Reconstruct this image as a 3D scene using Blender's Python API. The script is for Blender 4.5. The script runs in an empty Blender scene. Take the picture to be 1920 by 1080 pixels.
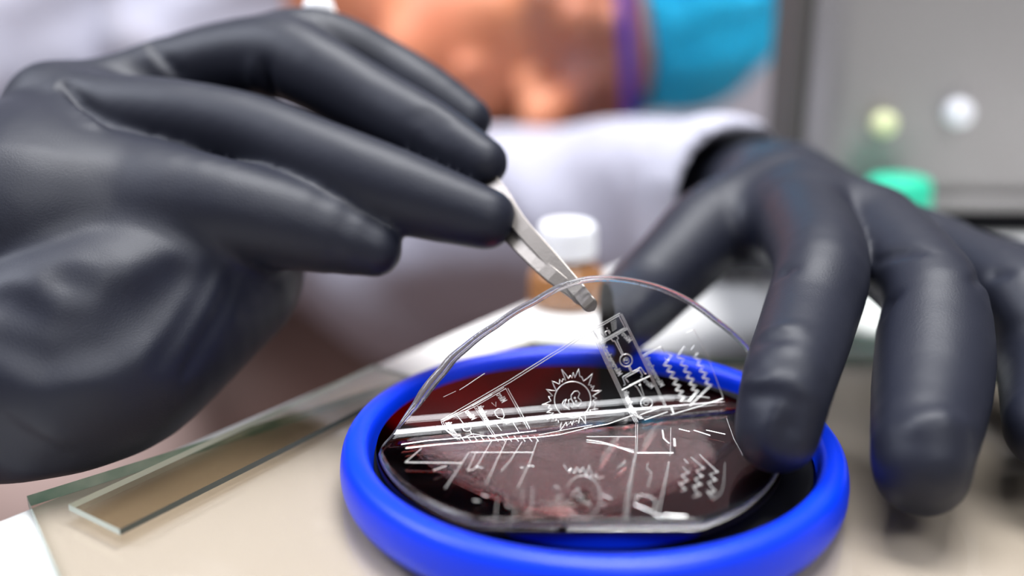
import bpy, bmesh, math, random
import numpy as np
from mathutils import Vector, Matrix

# ------------------------------------------------------------------ camera
# all construction numbers are millimetres; S turns them into metres
S = 0.001
F = 1867.0
TH = math.radians(17.3)
CAM = np.array([-13.7, -158.0, 83.0])
FW = np.array([0, math.cos(TH), -math.sin(TH)]); UP = np.array([0, math.sin(TH), math.cos(TH)]); RT = np.array([1.0, 0, 0])
sc = bpy.context.scene
cd = bpy.data.cameras.new('camera'); cam = bpy.data.objects.new('camera', cd); sc.collection.objects.link(cam)
cam.location = Vector(CAM * S); cam.rotation_euler = (math.pi / 2 - TH, 0, 0)
cd.sensor_width = 36; cd.lens = 36 * F / 1920; cd.clip_start = 0.01; cd.clip_end = 50
cd.dof.use_dof = True; cd.dof.focus_distance = 0.172; cd.dof.aperture_fstop = 4.8; cd.dof.aperture_blades = 0
sc.camera = cam
vs = sc.view_settings
sc.display_settings.display_device = 'sRGB'
vs.view_transform = 'Standard'; vs.look = 'None'; vs.gamma = 1; vs.use_curve_mapping = False; vs.exposure = 0.0
sc.cycles.use_denoising = True
sc.cycles.max_bounces = 14; sc.cycles.transmission_bounces = 12; sc.cycles.transparent_max_bounces = 16
sc.cycles.glossy_bounces = 6; sc.cycles.diffuse_bounces = 3

# ------------------------------------------------------------------ world: soft room light, warm low on the left, cool above
w = bpy.data.worlds.new('room_light'); sc.world = w; w.use_nodes = True
nt = w.node_tree; nt.nodes.clear()
out = nt.nodes.new('ShaderNodeOutputWorld'); bg = nt.nodes.new('ShaderNodeBackground')
tc = nt.nodes.new('ShaderNodeTexCoord'); sep = nt.nodes.new('ShaderNodeSeparateXYZ'); nt.links.new(tc.outputs['Generated'], sep.inputs[0])
rz = nt.nodes.new('ShaderNodeValToRGB'); mr = nt.nodes.new('ShaderNodeMapRange')
mr.inputs[1].default_value = -1; mr.inputs[2].default_value = 1
nt.links.new(sep.outputs['Z'], mr.inputs[0]); nt.links.new(mr.outputs[0], rz.inputs[0])
e = rz.color_ramp.elements
e[0].position = 0.42; e[0].color = (0.20, 0.15, 0.12, 1)
e[1].position = 0.95; e[1].color = (0.85, 0.87, 0.95, 1)
m_ = e.new(0.6); m_.color = (0.42, 0.39, 0.40, 1)
nt.links.new(rz.outputs[0], bg.inputs[0]); bg.inputs[1].default_value = 0.42
nt.links.new(bg.outputs[0], out.inputs[0])

def area(name, loc, target, sx, sy, power, col):
    l = bpy.data.lights.new(name, 'AREA'); l.shape = 'RECTANGLE'; l.size = sx; l.size_y = sy; l.energy = power; l.color = col
    o = bpy.data.objects.new(name, l); sc.collection.objects.link(o); o.location = loc
    o.rotation_euler = (Vector(target) - Vector(loc)).to_track_quat('-Z', 'Y').to_euler()
    return o
area('overhead_light', (0.12, 0.28, 1.35), (0.02, 0.08, 0), 0.8, 0.5, 38, (0.97, 0.98, 1.0))
area('left_fill', (-0.9, 0.1, 1.0), (0, 0.1, 0), 0.6, 0.6, 17, (0.86, 0.90, 1.0))  # unseen soft fill, added for the highlights on the gloves
area('overhead_light', (0.5, -0.9, 1.3), (0, 0.1, 0), 0.8, 0.5, 14, (0.95, 0.97, 1.0))  # unseen front fill, added to brighten the right foreground

# ------------------------------------------------------------------ helpers
def at(px, py, d):
    return CAM + d * (FW + RT * (px - 960) / F - UP * (py - 540) / F)
def atz(px, py, z):
    v = FW + RT * (px - 960) / F - UP * (py - 540) / F
    return CAM + v * ((z - CAM[2]) / v[2])

def prop(o, label=None, cat=None, group=None, kind=None):
    for k, v in (('label', label), ('category', cat), ('group', group), ('kind', kind)):
        if v: o[k] = v
    return o
def thing(name, loc, label, cat, group=None):
    o = bpy.data.objects.new(name, None); sc.collection.objects.link(o)
    o.location = Vector(np.array(loc, float) * S); o.empty_display_size = 0.01
    return prop(o, label, cat, group)
def mesh_obj(name, verts, faces, mat, parent=None, smooth=True, mm=True):
    me = bpy.data.meshes.new(name)
    v = np.asarray(verts, float) * (S if mm else 1)
    off = np.zeros(3)
    if parent is not None: off = np.array(parent.location)
    o = bpy.data.objects.new(name, me); sc.collection.objects.link(o)
    p = parent
    while p is not None:
        if p is not parent: off = off + np.array(p.location)
        p = p.parent
    if parent is None:
        c = np.array([v[:, 0].mean(), v[:, 1].mean(), v[:, 2].min()]); o.location = Vector(c); v = v - c
    else:
        v = v - off; o.parent = parent
    me.from_pydata([tuple(x) for x in v], [], [tuple(int(i) for i in f_) for f_ in faces])
    me.update()
    for m in (mat if isinstance(mat, (list, tuple)) else [mat]): me.materials.append(m)
    if smooth: me.polygons.foreach_set('use_smooth', [True] * len(me.polygons))
    return o
def from_bm(name, bm, mat, parent=None, smooth=True):
    bm.verts.ensure_lookup_table(); bm.verts.index_update()
    v = [tuple(x.co) for x in bm.verts]; fs = [[q.index for q in f_.verts] for f_ in bm.faces]
    bm.free()
    return mesh_obj(name, v, fs, mat, parent, smooth)

# ------------------------------------------------------------------ materials
def mat(name, col, rough=0.5, metal=0.0, spec=0.5, trans=0.0, ior=1.45, coat=0.0, sss=0.0, bump=None, var=None, alpha=None, sheen=0.0, aniso=0.0):
    m = bpy.data.materials.new(name); m.use_nodes = True; n = m.node_tree; b = n.nodes['Principled BSDF']
    b.inputs['Base Color'].default_value = (*col, 1); b.inputs['Roughness'].default_value = rough; b.inputs['Metallic'].default_value = metal
    b.inputs['Specular IOR Level'].default_value = spec; b.inputs['Transmission Weight'].default_value = trans; b.inputs['IOR'].default_value = ior
    b.inputs['Coat Weight'].default_value = coat; b.inputs['Sheen Weight'].default_value = sheen; b.inputs['Anisotropic'].default_value = aniso
    if sss: b.inputs['Subsurface Weight'].default_value = sss; b.inputs['Subsurface Scale'].default_value = 0.004; b.inputs['Subsurface Radius'].default_value = (1, 0.4, 0.3)
    t = n.nodes.new('ShaderNodeTexCoord'); prev = None
    for sc_, st, dist, det in (bump or []):
        nz = n.nodes.new('ShaderNodeTexNoise'); nz.inputs['Scale'].default_value = sc_; nz.inputs['Detail'].default_value = det
        n.links.new(t.outputs['Object'], nz.inputs['Vector'])
        bp = n.nodes.new('ShaderNodeBump'); bp.inputs['Strength'].default_value = st; bp.inputs['Distance'].default_value = dist
        n.links.new(nz.outputs['Fac'], bp.inputs['Height'])
        if prev: n.links.new(prev.outputs[0], bp.inputs['Normal'])
        prev = bp
    if prev: n.links.new(prev.outputs[0], b.inputs['Normal'])
    if var:
        sc_, c2, lo, hi = var
        nz = n.nodes.new('ShaderNodeTexNoise'); nz.inputs['Scale'].default_value = sc_; nz.inputs['Detail'].default_value = 3
        n.links.new(t.outputs['Object'], nz.inputs['Vector'])
        r_ = n.nodes.new('ShaderNodeValToRGB'); n.links.new(nz.outputs['Fac'], r_.inputs[0])
        r_.color_ramp.elements[0].position = lo; r_.color_ramp.elements[0].color = (*col, 1)
        r_.color_ramp.elements[1].position = hi; r_.color_ramp.elements[1].color = (*c2, 1)
        n.links.new(r_.outputs[0], b.inputs['Base Color'])
    return m
def thin_glass(name, tint, ior=1.5, rough=0.0):
    m = bpy.data.materials.new(name); m.use_nodes = True; n = m.node_tree; n.nodes.clear()
    o = n.nodes.new('ShaderNodeOutputMaterial'); mx = n.nodes.new('ShaderNodeMixShader'); ge = n.nodes.new('ShaderNodeNewGeometry'); f0 = ((ior - 1) / (ior + 1)) ** 2
    def mth(op, a, b=None, c=None):
        q = n.nodes.new('ShaderNodeMath'); q.operation = op
        for i, x in enumerate((a, b, c)):
            if x is None: continue
            if isinstance(x, (int, float)): q.inputs[i].default_value = x
            else: n.links.new(x, q.inputs[i])
        return q.outputs[0]
    dp = n.nodes.new('ShaderNodeVectorMath'); dp.operation = 'DOT_PRODUCT'; n.links.new(ge.outputs['Normal'], dp.inputs[0]); n.links.new(ge.outputs['Incoming'], dp.inputs[1])
    fre = mth('MULTIPLY_ADD', mth('POWER', mth('SUBTRACT', 1.0, mth('ABSOLUTE', dp.outputs['Value'])), 5.0), 1 - f0, f0)
    tr = n.nodes.new('ShaderNodeBsdfTransparent'); tr.inputs[0].default_value = (*tint, 1)
    gl = n.nodes.new('ShaderNodeBsdfGlossy'); gl.inputs['Roughness'].default_value = rough
    n.links.new(fre, mx.inputs[0]); n.links.new(tr.outputs[0], mx.inputs[1]); n.links.new(gl.outputs[0], mx.inputs[2]); n.links.new(mx.outputs[0], o.inputs[0])
    return m
GLOVE_BUMP = [(900, 0.10, 0.001, 6), (5000, 0.25, 0.0003, 2)]
M = dict(
    glove=mat('black_nitrile', (0.010, 0.0115, 0.021), 0.50, spec=0.36, bump=[(60, 0.10, 0.004, 2), (2600, 0.30, 0.00012, 3)], sheen=0.0),
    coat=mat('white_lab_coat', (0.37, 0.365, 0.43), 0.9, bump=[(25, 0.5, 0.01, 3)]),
    trousers=mat('taupe_trousers', (0.33, 0.24, 0.22), 0.95),
    skin=mat('skin', (0.70, 0.28, 0.14), 0.45, sss=0.15, var=(14, (0.62, 0.19, 0.10), 0.35, 0.7)),
    lips=mat('lips', (0.6, 0.18, 0.13), 0.4),
    cap=mat('blue_cap_fabric', (0.01, 0.60, 1.0), 0.6, bump=[(60, 0.9, 0.01, 4)], var=(16, (0.0, 0.12, 0.34), 0.56, 0.70)),
    frame=mat('violet_frame', (0.06, 0.03, 0.36), 0.3),
    lens=thin_glass('clear_lens', (0.93, 0.93, 0.95)),
    blue=mat('blue_plastic', (0.0, 0.034, 0.74), 0.36, spec=0.4, coat=0.0, bump=[(400, 0.05, 0.0005, 2)]),
    wafer=mat('wafer_mirror', (0.12, 0.018, 0.010), 0.03, metal=1.0),  # red-brown base colour stands in for a warm reflection
    wafer_edge=mat('wafer_edge', (0.03, 0.025, 0.03), 0.3, metal=0.6),
    film=mat('clear_silicone', (1, 1, 1), 0.0, trans=1.0, ior=1.41),
    rim=mat('silicone_rim', (0.80, 0.78, 0.80), 0.12, trans=0.9, ior=1.41, bump=[(1500, 0.3, 0.0003, 2)]),
    etch=mat('engraved_line_and_glint', (0.92, 0.91, 0.88), 0.22, metal=0.55, spec=0.8),
    steel=mat('brushed_steel', (0.21, 0.19, 0.175), 0.42, metal=1.0, bump=[(2500, 0.12, 0.0002, 2)], aniso=0.5),
    board=mat('white_worktop', (0.78, 0.77, 0.755), 0.30, bump=[(300, 0.04, 0.001, 2)]),
    plate=thin_glass('shade_tinted_glass', (0.825, 0.795, 0.755)),  # brownish tint paints the soft shade over the near bench
    plate_edge=mat('green_glass_edge', (0.16, 0.30, 0.24), 0.12, spec=0.6, var=(90, (0.45, 0.55, 0.48), 0.4, 0.65)),
    slide=thin_glass('reflection_tinted_glass', (0.84, 0.80, 0.74)),  # brown tint paints the dark glove's reflection into the glass
    slide_edge=mat('slide_edge', (0.62, 0.70, 0.66), 0.15),
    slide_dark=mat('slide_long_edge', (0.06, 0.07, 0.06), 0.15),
    floor=mat('brown_floor', (0.40, 0.28, 0.24), 0.7, var=(4, (0.33, 0.22, 0.19), 0.4, 0.6)),
    wall=mat('grey_wall', (0.62, 0.60, 0.66), 0.9),
    metalgrey=mat('grey_housing', (0.30, 0.285, 0.28), 0.42, metal=0.35, bump=[(30, 0.2, 0.003, 3)]),
    dark=mat('matte_black', (0.008, 0.008, 0.010), 0.8, spec=0.15),
    vent=mat('dark_vent', (0.07, 0.065, 0.058), 0.7),
    beige=mat('beige_housing', (0.55, 0.50, 0.47), 0.6),
    knob1=mat('pale_yellow_knob', (0.75, 0.78, 0.45), 0.3),
    knob2=mat('pale_grey_knob', (0.80, 0.80, 0.84), 0.25),
    green=mat('green_plastic', (0.02, 0.55, 0.33), 0.4),
    amber=mat('amber_glass', (0.30, 0.13, 0.045), 0.12, spec=0.6),
    white=mat('white_plastic', (0.88, 0.88, 0.90), 0.35),
)

# ------------------------------------------------------------------ signed distance modelling
def cone(p, a, b, ra, rb):
    ba = b - a; pa = p - a; h = np.clip(pa @ ba / max(ba @ ba, 1e-9), 0, 1)
    return np.linalg.norm(pa - h[..., None] * ba, axis=-1) - (ra + (rb - ra) * h)
def smin(a, b, k):
    if k <= 0: return np.minimum(a, b)
    h = np.clip(k - np.abs(a - b), 0, None) / k
    return np.minimum(a, b) - h * h * k * 0.25
def smax(a, b, k): return -smin(-a, -b, k)
def ell(p, c, r, R=None):
    q = p - c
    if R is not None: q = q @ R
    r = np.asarray(r, float)
    k0 = np.linalg.norm(q / r, axis=-1); k1 = np.linalg.norm(q / (r * r), axis=-1)
    return k0 * (k0 - 1.0) / np.maximum(k1, 1e-6)
_cr = {}
def spline(pts):
    key = id(pts)
    if key in _cr and _cr[key][0] is pts: return _cr[key][1]
    Q = [np.append(np.asarray(a, float), r) for a, r in pts]; Q = [2 * Q[0] - Q[1]] + Q + [2 * Q[-1] - Q[-2]]; out_ = []
    for i in range(1, len(Q) - 2):
        n = max(3, int(np.linalg.norm((Q[i + 1] - Q[i])[:3]) / (4 if Q[i][3] < 25 else 25)))
        for t in np.arange(n) / n:
            out_.append(.5 * ((2 * Q[i]) + (Q[i + 1] - Q[i - 1]) * t + (2 * Q[i - 1] - 5 * Q[i] + 4 * Q[i + 1] - Q[i + 2]) * t * t + (3 * Q[i] - Q[i - 1] - 3 * Q[i + 1] + Q[i + 2]) * t ** 3))
    out_.append(Q[-2]); out_ = [(q[:3], q[3]) for q in out_]
    _cr[key] = (pts, out_)
    return out_
def chain(p, pts, k=0.0, smooth=True):
    d = None; k = 0.0
    if smooth and len(pts) > 2: pts = spline(pts)
    for (a, ra), (b, rb) in zip(pts[:-1], pts[1:]):
        c = cone(p, a, b, ra, rb); d = c if d is None else smin(d, c, k)
    return d
def march(f, lo, hi, h):
    lo = np.array(lo, float); hi = np.array(hi, float)
    B = 12
    n = (np.ceil((hi - lo) / h / B).astype(int)) * B + 1
    D = np.full(n, 1e3, np.float32)
    nb = (n - 1) // B
    ctr = np.stack(np.meshgrid(*[lo[i] + (np.arange(nb[i]) + .5) * B * h for i in range(3)], indexing='ij'), -1).reshape(-1, 3)
    dc = f(ctr)
    rad = B * h * 0.87 * 1.35 + h
    ax = np.arange(B + 1)
    loc = np.stack(np.meshgrid(ax, ax, ax, indexing='ij'), -1) * h
    idx = np.stack(np.unravel_index(np.arange(len(ctr)), nb), -1)
    far = np.abs(dc) >= rad
    for k in np.where(far)[0]:
        i, j, l = idx[k] * B
        if dc[k] < 0: D[i:i + B + 1, j:j + B + 1, l:l + B + 1] = np.minimum(D[i:i + B + 1, j:j + B + 1, l:l + B + 1], -5)
    for k in np.where(~far)[0]:
        i, j, l = idx[k] * B
        D[i:i + B + 1, j:j + B + 1, l:l + B + 1] = f((lo + idx[k] * B * h + loc).reshape(-1, 3)).reshape(B + 1, B + 1, B + 1)
    # naive surface nets
    ins = D < 0
    c8 = [D[dx:n[0] - 1 + dx, dy:n[1] - 1 + dy, dz:n[2] - 1 + dz] for dx in (0, 1) for dy in (0, 1) for dz in (0, 1)]
    s8 = sum((c < 0).astype(np.int8) for c in c8)
    act = (s8 > 0) & (s8 < 8)
    cells = np.argwhere(act); vid = -np.ones(act.shape, np.int64); vid[act] = np.arange(len(cells))
    V = np.stack([c[act] for c in c8], -1).astype(float)
    cor = np.array([(dx, dy, dz) for dx in (0, 1) for dy in (0, 1) for dz in (0, 1)], float)
    acc = np.zeros((len(cells), 3)); cnt = np.zeros(len(cells))
    for a in range(8):
        for b in range(a + 1, 8):
            if np.abs(cor[a] - cor[b]).sum() != 1: continue
            cr = (V[:, a] < 0) != (V[:, b] < 0)
            t = V[:, a] / np.where(cr, V[:, a] - V[:, b], 1)
            acc += np.where(cr[:, None], cor[a] + t[:, None] * (cor[b] - cor[a]), 0); cnt += cr
    pos = lo + (cells + acc / cnt[:, None]) * h
    faces = []
    for axis in range(3):
        o1, o2 = [a for a in range(3) if a != axis]
        sl0 = [slice(1, -1)] * 3; sl1 = [slice(1, -1)] * 3
        sl0[axis] = slice(0, n[axis] - 1); sl1[axis] = slice(1, n[axis])
        A = ins[tuple(sl0)]; Bb = ins[tuple(sl1)]
        e_ = np.argwhere(A != Bb); sgn = A[tuple(e_.T)]
        base = e_.copy(); base[:, o1] += 1; base[:, o2] += 1
        def c_(d1, d2):
            q = base.copy(); q[:, o1] -= d1; q[:, o2] -= d2; return vid[tuple(q.T)]
        q = np.stack([c_(1, 1), c_(0, 1), c_(0, 0), c_(1, 0)], -1)
        flip = sgn if axis != 1 else ~sgn
        q[~flip] = q[~flip][:, ::-1]
        faces.append(q)
    faces = np.concatenate(faces)
    faces = faces[(faces >= 0).all(1)]
    return pos, faces
def sdf_obj(name, f, lo, hi, h, m, parent=None, project=2, relax=2):
    v, fc = march(f, lo, hi, h)
    for _ in range(project):                      # pull the vertices onto the true surface
        eps = h * 0.3
        d = f(v); g = np.stack([f(v + np.eye(3)[i] * eps) - f(v - np.eye(3)[i] * eps) for i in range(3)], -1) / (2 * eps)
        gl = np.linalg.norm(g, axis=1, keepdims=True); g = g / np.maximum(gl, .3)
        v = v - g * np.clip(d, -h, h)[:, None] * 0.8
    ed = np.concatenate([fc[:, [0, 1]], fc[:, [1, 2]], fc[:, [2, 3]], fc[:, [3, 0]]])
    for _ in range(relax):                        # even out the facets
        acc = np.zeros_like(v); cnt = np.zeros(len(v))
        np.add.at(acc, ed[:, 0], v[ed[:, 1]]); np.add.at(cnt, ed[:, 0], 1)
        np.add.at(acc, ed[:, 1], v[ed[:, 0]]); np.add.at(cnt, ed[:, 1], 1)
        v = v * .4 + acc / cnt[:, None] * .6
    return mesh_obj(name, v, fc, m, parent)
def trace(f, px, py, d0=90, d1=420):
    v = FW + RT * (px - 960) / F - UP * (py - 540) / F; L = np.linalg.norm(v); t = d0
    for _ in range(200):
        q = f((CAM + v * t)[None])[0]
        if abs(q) < 0.05: break
        t += q * 0.85 / L
        if t > d1: return None
    return CAM + v * t

# ------------------------------------------------------------------ bench, plates, floor
def prism(name, poly, z0, z1, mats, parent=None, edge_mats=None, bevel=0.0):
    n = len(poly)
    v = [(x, y, z0) for x, y in poly] + [(x, y, z1) for x, y in poly]
    fs = [list(range(n))[::-1], list(range(n, 2 * n))] + [[i, (i + 1) % n, n + (i + 1) % n, n + i] for i in range(n)]
    o = mesh_obj(name, v, fs, mats, parent, smooth=False)
    if edge_mats:
        for i, mi in enumerate(edge_mats): o.data.polygons[2 + i].material_index = mi
    bm = bmesh.new(); bm.from_mesh(o.data); bmesh.ops.recalc_face_normals(bm, faces=bm.faces)
    if bevel: bmesh.ops.bevel(bm, geom=list(bm.edges), offset=bevel * S, segments=2, affect='EDGES')
    bm.to_mesh(o.data); bm.free()
    return o
e0 = atz(60, 950, -2.1)[:2]; e1 = atz(1040, 546, -2.1)[:2]; d_ = (e1 - e0) / np.linalg.norm(e1 - e0); n_ = np.array([d_[1], -d_[0]])
p0 = e0
bpoly = [tuple(p0 - d_ * 260), tuple(p0 + d_ * 560), tuple(p0 + d_ * 560 + n_ * 650), tuple(p0 - d_ * 260 + n_ * 650)]
prop(prism('workbench', bpoly, -32, -2.1, [M['board']], bevel=0.6), 'white laboratory workbench top running diagonally under the glass plate', 'workbench')
g0 = atz(50, 930, 0)[:2]; lf = atz(112, 1082, 0)[:2] - g0; lf /= np.linalg.norm(lf); bk = atz(720, 722, 0)[:2] - g0; bk /= np.linalg.norm(bk)
gp = [tuple(g0), tuple(g0 + lf * 130), tuple(g0 + lf * 130 + np.array([230.0, 0])), tuple(atz(1760, 668, 0)[:2]), tuple(atz(1330, 668, 0)[:2]), tuple(g0 + bk * 115)]
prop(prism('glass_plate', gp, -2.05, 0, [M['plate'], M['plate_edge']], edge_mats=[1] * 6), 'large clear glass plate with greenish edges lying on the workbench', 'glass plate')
sd = np.array([0.563, 0.826]); sd /= np.linalg.norm(sd); sn = np.array([sd[1], -sd[0]])
A_ = np.array([-86.0, -13.6])
slp = [tuple(A_), tuple(A_ + sn * 13.6), tuple(A_ + sn * 13.6 + sd * 74), tuple(A_ + sd * 74)]
prop(prism('microscope_slide', slp, 0.02, 1.1, [M['slide'], M['slide_edge'], M['slide_dark']], edge_mats=[1, 2, 1, 1]), 'small rectangular clear glass slide on the glass plate left of the blue ring', 'microscope slide')
prop(mesh_obj('floor', [(-3000, -1500, -720), (3000, -1500, -720), (3000, 3000, -720), (-3000, 3000, -720)], [(0, 1, 2, 3)], M['floor'], smooth=False), kind='structure')
prop(mesh_obj('wall_back', [(-3000, 2400, -720), (3000, 2400, -720), (3000, 2400, 1800), (-3000, 2400, 1800), (-3000, 2500, -720), (3000, 2500, -720), (3000, 2500, 1800), (-3000, 2500, 1800)],
     [(0, 1, 2, 3), (4, 5, 6, 7), (0, 1, 5, 4), (3, 2, 6, 7)], M['wall'], smooth=False), kind='structure')

# ------------------------------------------------------------------ lathe
def lathe(name, prof, c, m, parent=None, seg=128, mats_by=None):
    v = []; fs = []
    for r_, z_ in prof:
        for k in range(seg):
            a = 2 * math.pi * k / seg; v.append((c[0] + r_ * math.cos(a), c[1] + r_ * math.sin(a), c[2] + z_))
    for i in range(len(prof) - 1):
        for k in range(seg):
            fs.append((i * seg + k, i * seg + (k + 1) % seg, (i + 1) * seg + (k + 1) % seg, (i + 1) * seg + k))
    v += [(c[0], c[1], c[2] + prof[0][1]), (c[0], c[1], c[2] + prof[-1][1])]
    a0 = len(v) - 2; L = (len(prof) - 1) * seg
    for k in range(seg):
        fs.append((a0, (k + 1) % seg, k)); fs.append((a0 + 1, L + k, L + (k + 1) % seg))
    o = mesh_obj(name, v, fs, m, parent)
    return o
def rnd(prof, n=4):      # chaikin smoothing of a profile
    p = np.array(prof, float)
    for _ in range(n):
        q = [p[0]]
        for a, b in zip(p[:-1], p[1:]): q += [a * .75 + b * .25, a * .25 + b * .75]
        q.append(p[-1]); p = np.array(q)
    return [tuple(x) for x in p]
ring_prof = rnd([(41.2, 0.02), (42.6, 0.3), (43.3, 2.2), (43.2, 5.2), (42.4, 7.6), (40.8, 8.3), (39.0, 8.0), (38.3, 6.8), (38.0, 4.4), (37.2, 2.4), (35.0, 2.0), (31.0, 2.0), (30.2, 2.3), (30, 5.9), (29.2, 6.0), (10, 6.0)], 3)
M['wafer'].node_tree.nodes['Principled BSDF'].inputs['Specular Tint'].default_value = (0.42, 0.20, 0.17, 1)
ring_t = thing('wafer_carrier', (0, 0, 0), 'round bright blue plastic carrier ring with raised rim holding the dark wafer', 'carrier ring')
lathe('rim', ring_prof, (0, 0, 0), M['blue'], ring_t, seg=192)
lathe('recess_shade_ring', [(30.0, 2.1), (36.9, 2.6), (37.6, 3.6), (37.5, 4.8), (36.6, 4.6), (35.8, 3.4), (30.0, 3.2), (30.0, 2.1)], (0, 0, 0), M['dark'], ring_t, seg=128)  # black ring added to paint the shade in the recess around the wafer

# ------------------------------------------------------------------ wafer and silicone film
WC = np.array([-2.4, -0.6]); WR = 34.6; ZW = 6.6; TF = 1.7
def disc_poly(c, R, yflat, n=240):
    pts = []
    for k in range(n):
        a = 2 * math.pi * k / n; x, y = c[0] + R * math.cos(a), c[1] + R * math.sin(a)
        pts.append((x, max(y, yflat)))
    return pts
prop(prism('silicon_wafer', disc_poly(WC, WR, -31.0), 6.03, ZW, [M['wafer'], M['wafer_edge']], edge_mats=[1] * 240), 'dark wine brown mirror polished silicon wafer lying inside the blue ring', 'wafer')

FA = np.array([-3.0, 1.5]); FANG = math.radians(12); Ft = np.array([math.cos(FANG), math.sin(FANG)]); Fn = np.array([-math.sin(FANG), math.cos(FANG)])
PH = math.radians(76); L1 = 12.0
ss = np.linspace(0, 60, 1201); ph_ = PH * np.where(ss < L1, np.sin(np.clip(ss / L1, 0, 1) * math.pi / 2) ** 1.15, 1) + np.radians(10) * np.clip((ss - L1) / 20, 0, 1)
ds_ = ss[1]; hh = np.concatenate([[0], np.cumsum(np.cos((ph_[1:] + ph_[:-1]) / 2)) * ds_]); zz = np.concatenate([[0], np.cumsum(np.sin((ph_[1:] + ph_[:-1]) / 2)) * ds_])
Z0 = ZW + 0.03
def film3(u, off):      # film coordinates -> place, `off` mm above the wafer-side face
    u = np.atleast_2d(u); s_ = (u - FA) @ Fn; t_ = (u - FA) @ Ft
    sp = np.clip(s_, 0, None); h = np.interp(sp, ss, hh) + np.minimum(s_, 0); z = np.interp(sp, ss, zz); p = np.where(s_ > 0, np.interp(sp, ss, ph_), 0)
    h = h - np.sin(p) * off; z = z + np.cos(p) * off
    xy = FA + t_[:, None] * Ft + h[:, None] * Fn
    return np.c_[xy, Z0 + z]
def film_uv(px, py, off=TF):
    S_ = np.concatenate([np.linspace(-60, -0.01, 200), ss]); U = FA + S_[:, None] * Fn
    X = film3(U, off); h = (X[:, :2] - FA) @ Fn
    v = FW + RT * (px - 960) / F - UP * (py - 540) / F
    t = (X[:, 2] - CAM[2]) / v[2]; Y = CAM[:2] + v[:2] * t[:, None]; q = (Y - FA) @ Fn - h
    ix = np.where(q[:-1] * q[1:] <= 0)[0]
    if len(ix) == 0: return None
    i = min(ix, key=lambda j: t[j]); w_ = q[i] / (q[i] - q[i + 1]) if q[i] != q[i + 1] else 0
    Yi = Y[i] * (1 - w_) + Y[i + 1] * w_; si = S_[i] * (1 - w_) + S_[i + 1] * w_
    return FA + Ft * ((Yi - FA) @ Ft) + Fn * si
sil = [(740, 812), (780, 760), (830, 695), (848, 672), (872, 652), (930, 610), (1000, 567), (1060, 534), (1100, 524), (1140, 522), (1200, 530), (1250, 545), (1300, 570), (1340, 600), (1400, 652), (1425, 690)]
up_ = [film_uv(*q, off=TF * .5) for q in sil]
up_ = [q for q in up_ if q is not None]
low = []
for k in range(200):
    a = 2 * math.pi * k / 200; q = np.array([WC[0] + 34.0 * math.cos(a), max(WC[1] + 34.0 * math.sin(a), -30.6)])
    if (q - FA) @ Fn < -1.5: low.append(q)
cc = np.array([0.0, 2.0])
allp = up_ + low
ang = np.array([math.atan2(*(q - cc)[::-1]) for q in allp]); rad = np.array([np.linalg.norm(q - cc) for q in allp])
o_ = np.argsort(ang); ang = ang[o_]; rad = rad[o_]
tt_ = np.linspace(-math.pi, math.pi, 361)[:-1]
rr_ = np.interp(tt_, np.concatenate([ang - 2 * math.pi, ang, ang + 2 * math.pi]), np.tile(rad, 3))
for _ in range(3): rr_ = (np.roll(rr_, 1) + 2 * rr_ + np.roll(rr_, -1)) / 4
N = len(tt_); NR = 90
def ring_uv(fr): return cc + (rr_ * fr)[:, None] * np.stack([np.cos(tt_), np.sin(tt_)], -1)
fv = []; ff = []
for side, off in ((0, 0.0), (1, TF)):
    b0 = len(fv)
    fv += [tuple(film3(cc[None], off)[0])]
    for k in range(1, NR + 1):
        fv += [tuple(x) for x in film3(ring_uv(k / NR), off)]
    for k in range(N):
        a, b = b0 + 1 + k, b0 + 1 + (k + 1) % N
        ff.append((b0, a, b) if side else (b0, b, a))
    for r_ in range(NR - 1):
        for k in range(N):
            q = (b0 + 1 + r_ * N + k, b0 + 1 + r_ * N + (k + 1) % N, b0 + 1 + (r_ + 1) * N + (k + 1) % N, b0 + 1 + (r_ + 1) * N + k)
            ff.append(q[::-1] if side else q)
ra, rb = 1 + (NR - 1) * N, 1 + NR * N + 1 + (NR - 1) * N
mid = len(fv)
mo = film3(ring_uv(1.012), TF * .5); fv += [tuple(x) for x in mo]
for k in range(N):
    k2 = (k + 1) % N
    ff.append((ra + k, ra + k2, mid + k2, mid + k)); ff.append((mid + k, mid + k2, rb + k2, rb + k))
film_t = thing('silicone_film', (WC[0], WC[1], ZW), 'clear round silicone film being peeled up off the dark wafer by tweezers', 'silicone film')
fo = mesh_obj('sheet', fv, ff, M['film'], film_t)
bm = bmesh.new(); bm.from_mesh(fo.data); bmesh.ops.recalc_face_normals(bm, faces=bm.faces); bm.to_mesh(fo.data); bm.free()

bd = film3(ring_uv(1.0), TF * .5); bv = []; bf = []; NB = 8
for i in range(N):
    d = bd[(i + 1) % N] - bd[i - 1]; d /= np.linalg.norm(d); a = np.cross(d, [0.1, -0.8, 0.6]); a /= np.linalg.norm(a); b = np.cross(d, a)
    lifted = np.clip((bd[i][2] - Z0 - 1) / 6, 0, 1); left_side = np.clip((-8 - bd[i][0]) / 18, 0, 1) * lifted
    r_ = 0.16 + 0.44 * lifted + 0.35 * left_side * np.clip(1 - (bd[i][2] - Z0 - 12) / 8, 0, 1)
    for k in range(NB): bv.append(bd[i] + (a * math.cos(2 * math.pi * k / NB) * 1.0 + b * math.sin(2 * math.pi * k / NB)) * r_)
for i in range(N):
    for k in range(NB): bf.append((i * NB + k, i * NB + (k + 1) % NB, ((i + 1) % N) * NB + (k + 1) % NB, ((i + 1) % N) * NB + k))
rb_ = mesh_obj('rim_bead', bv, bf, M['rim'], film_t)
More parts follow.
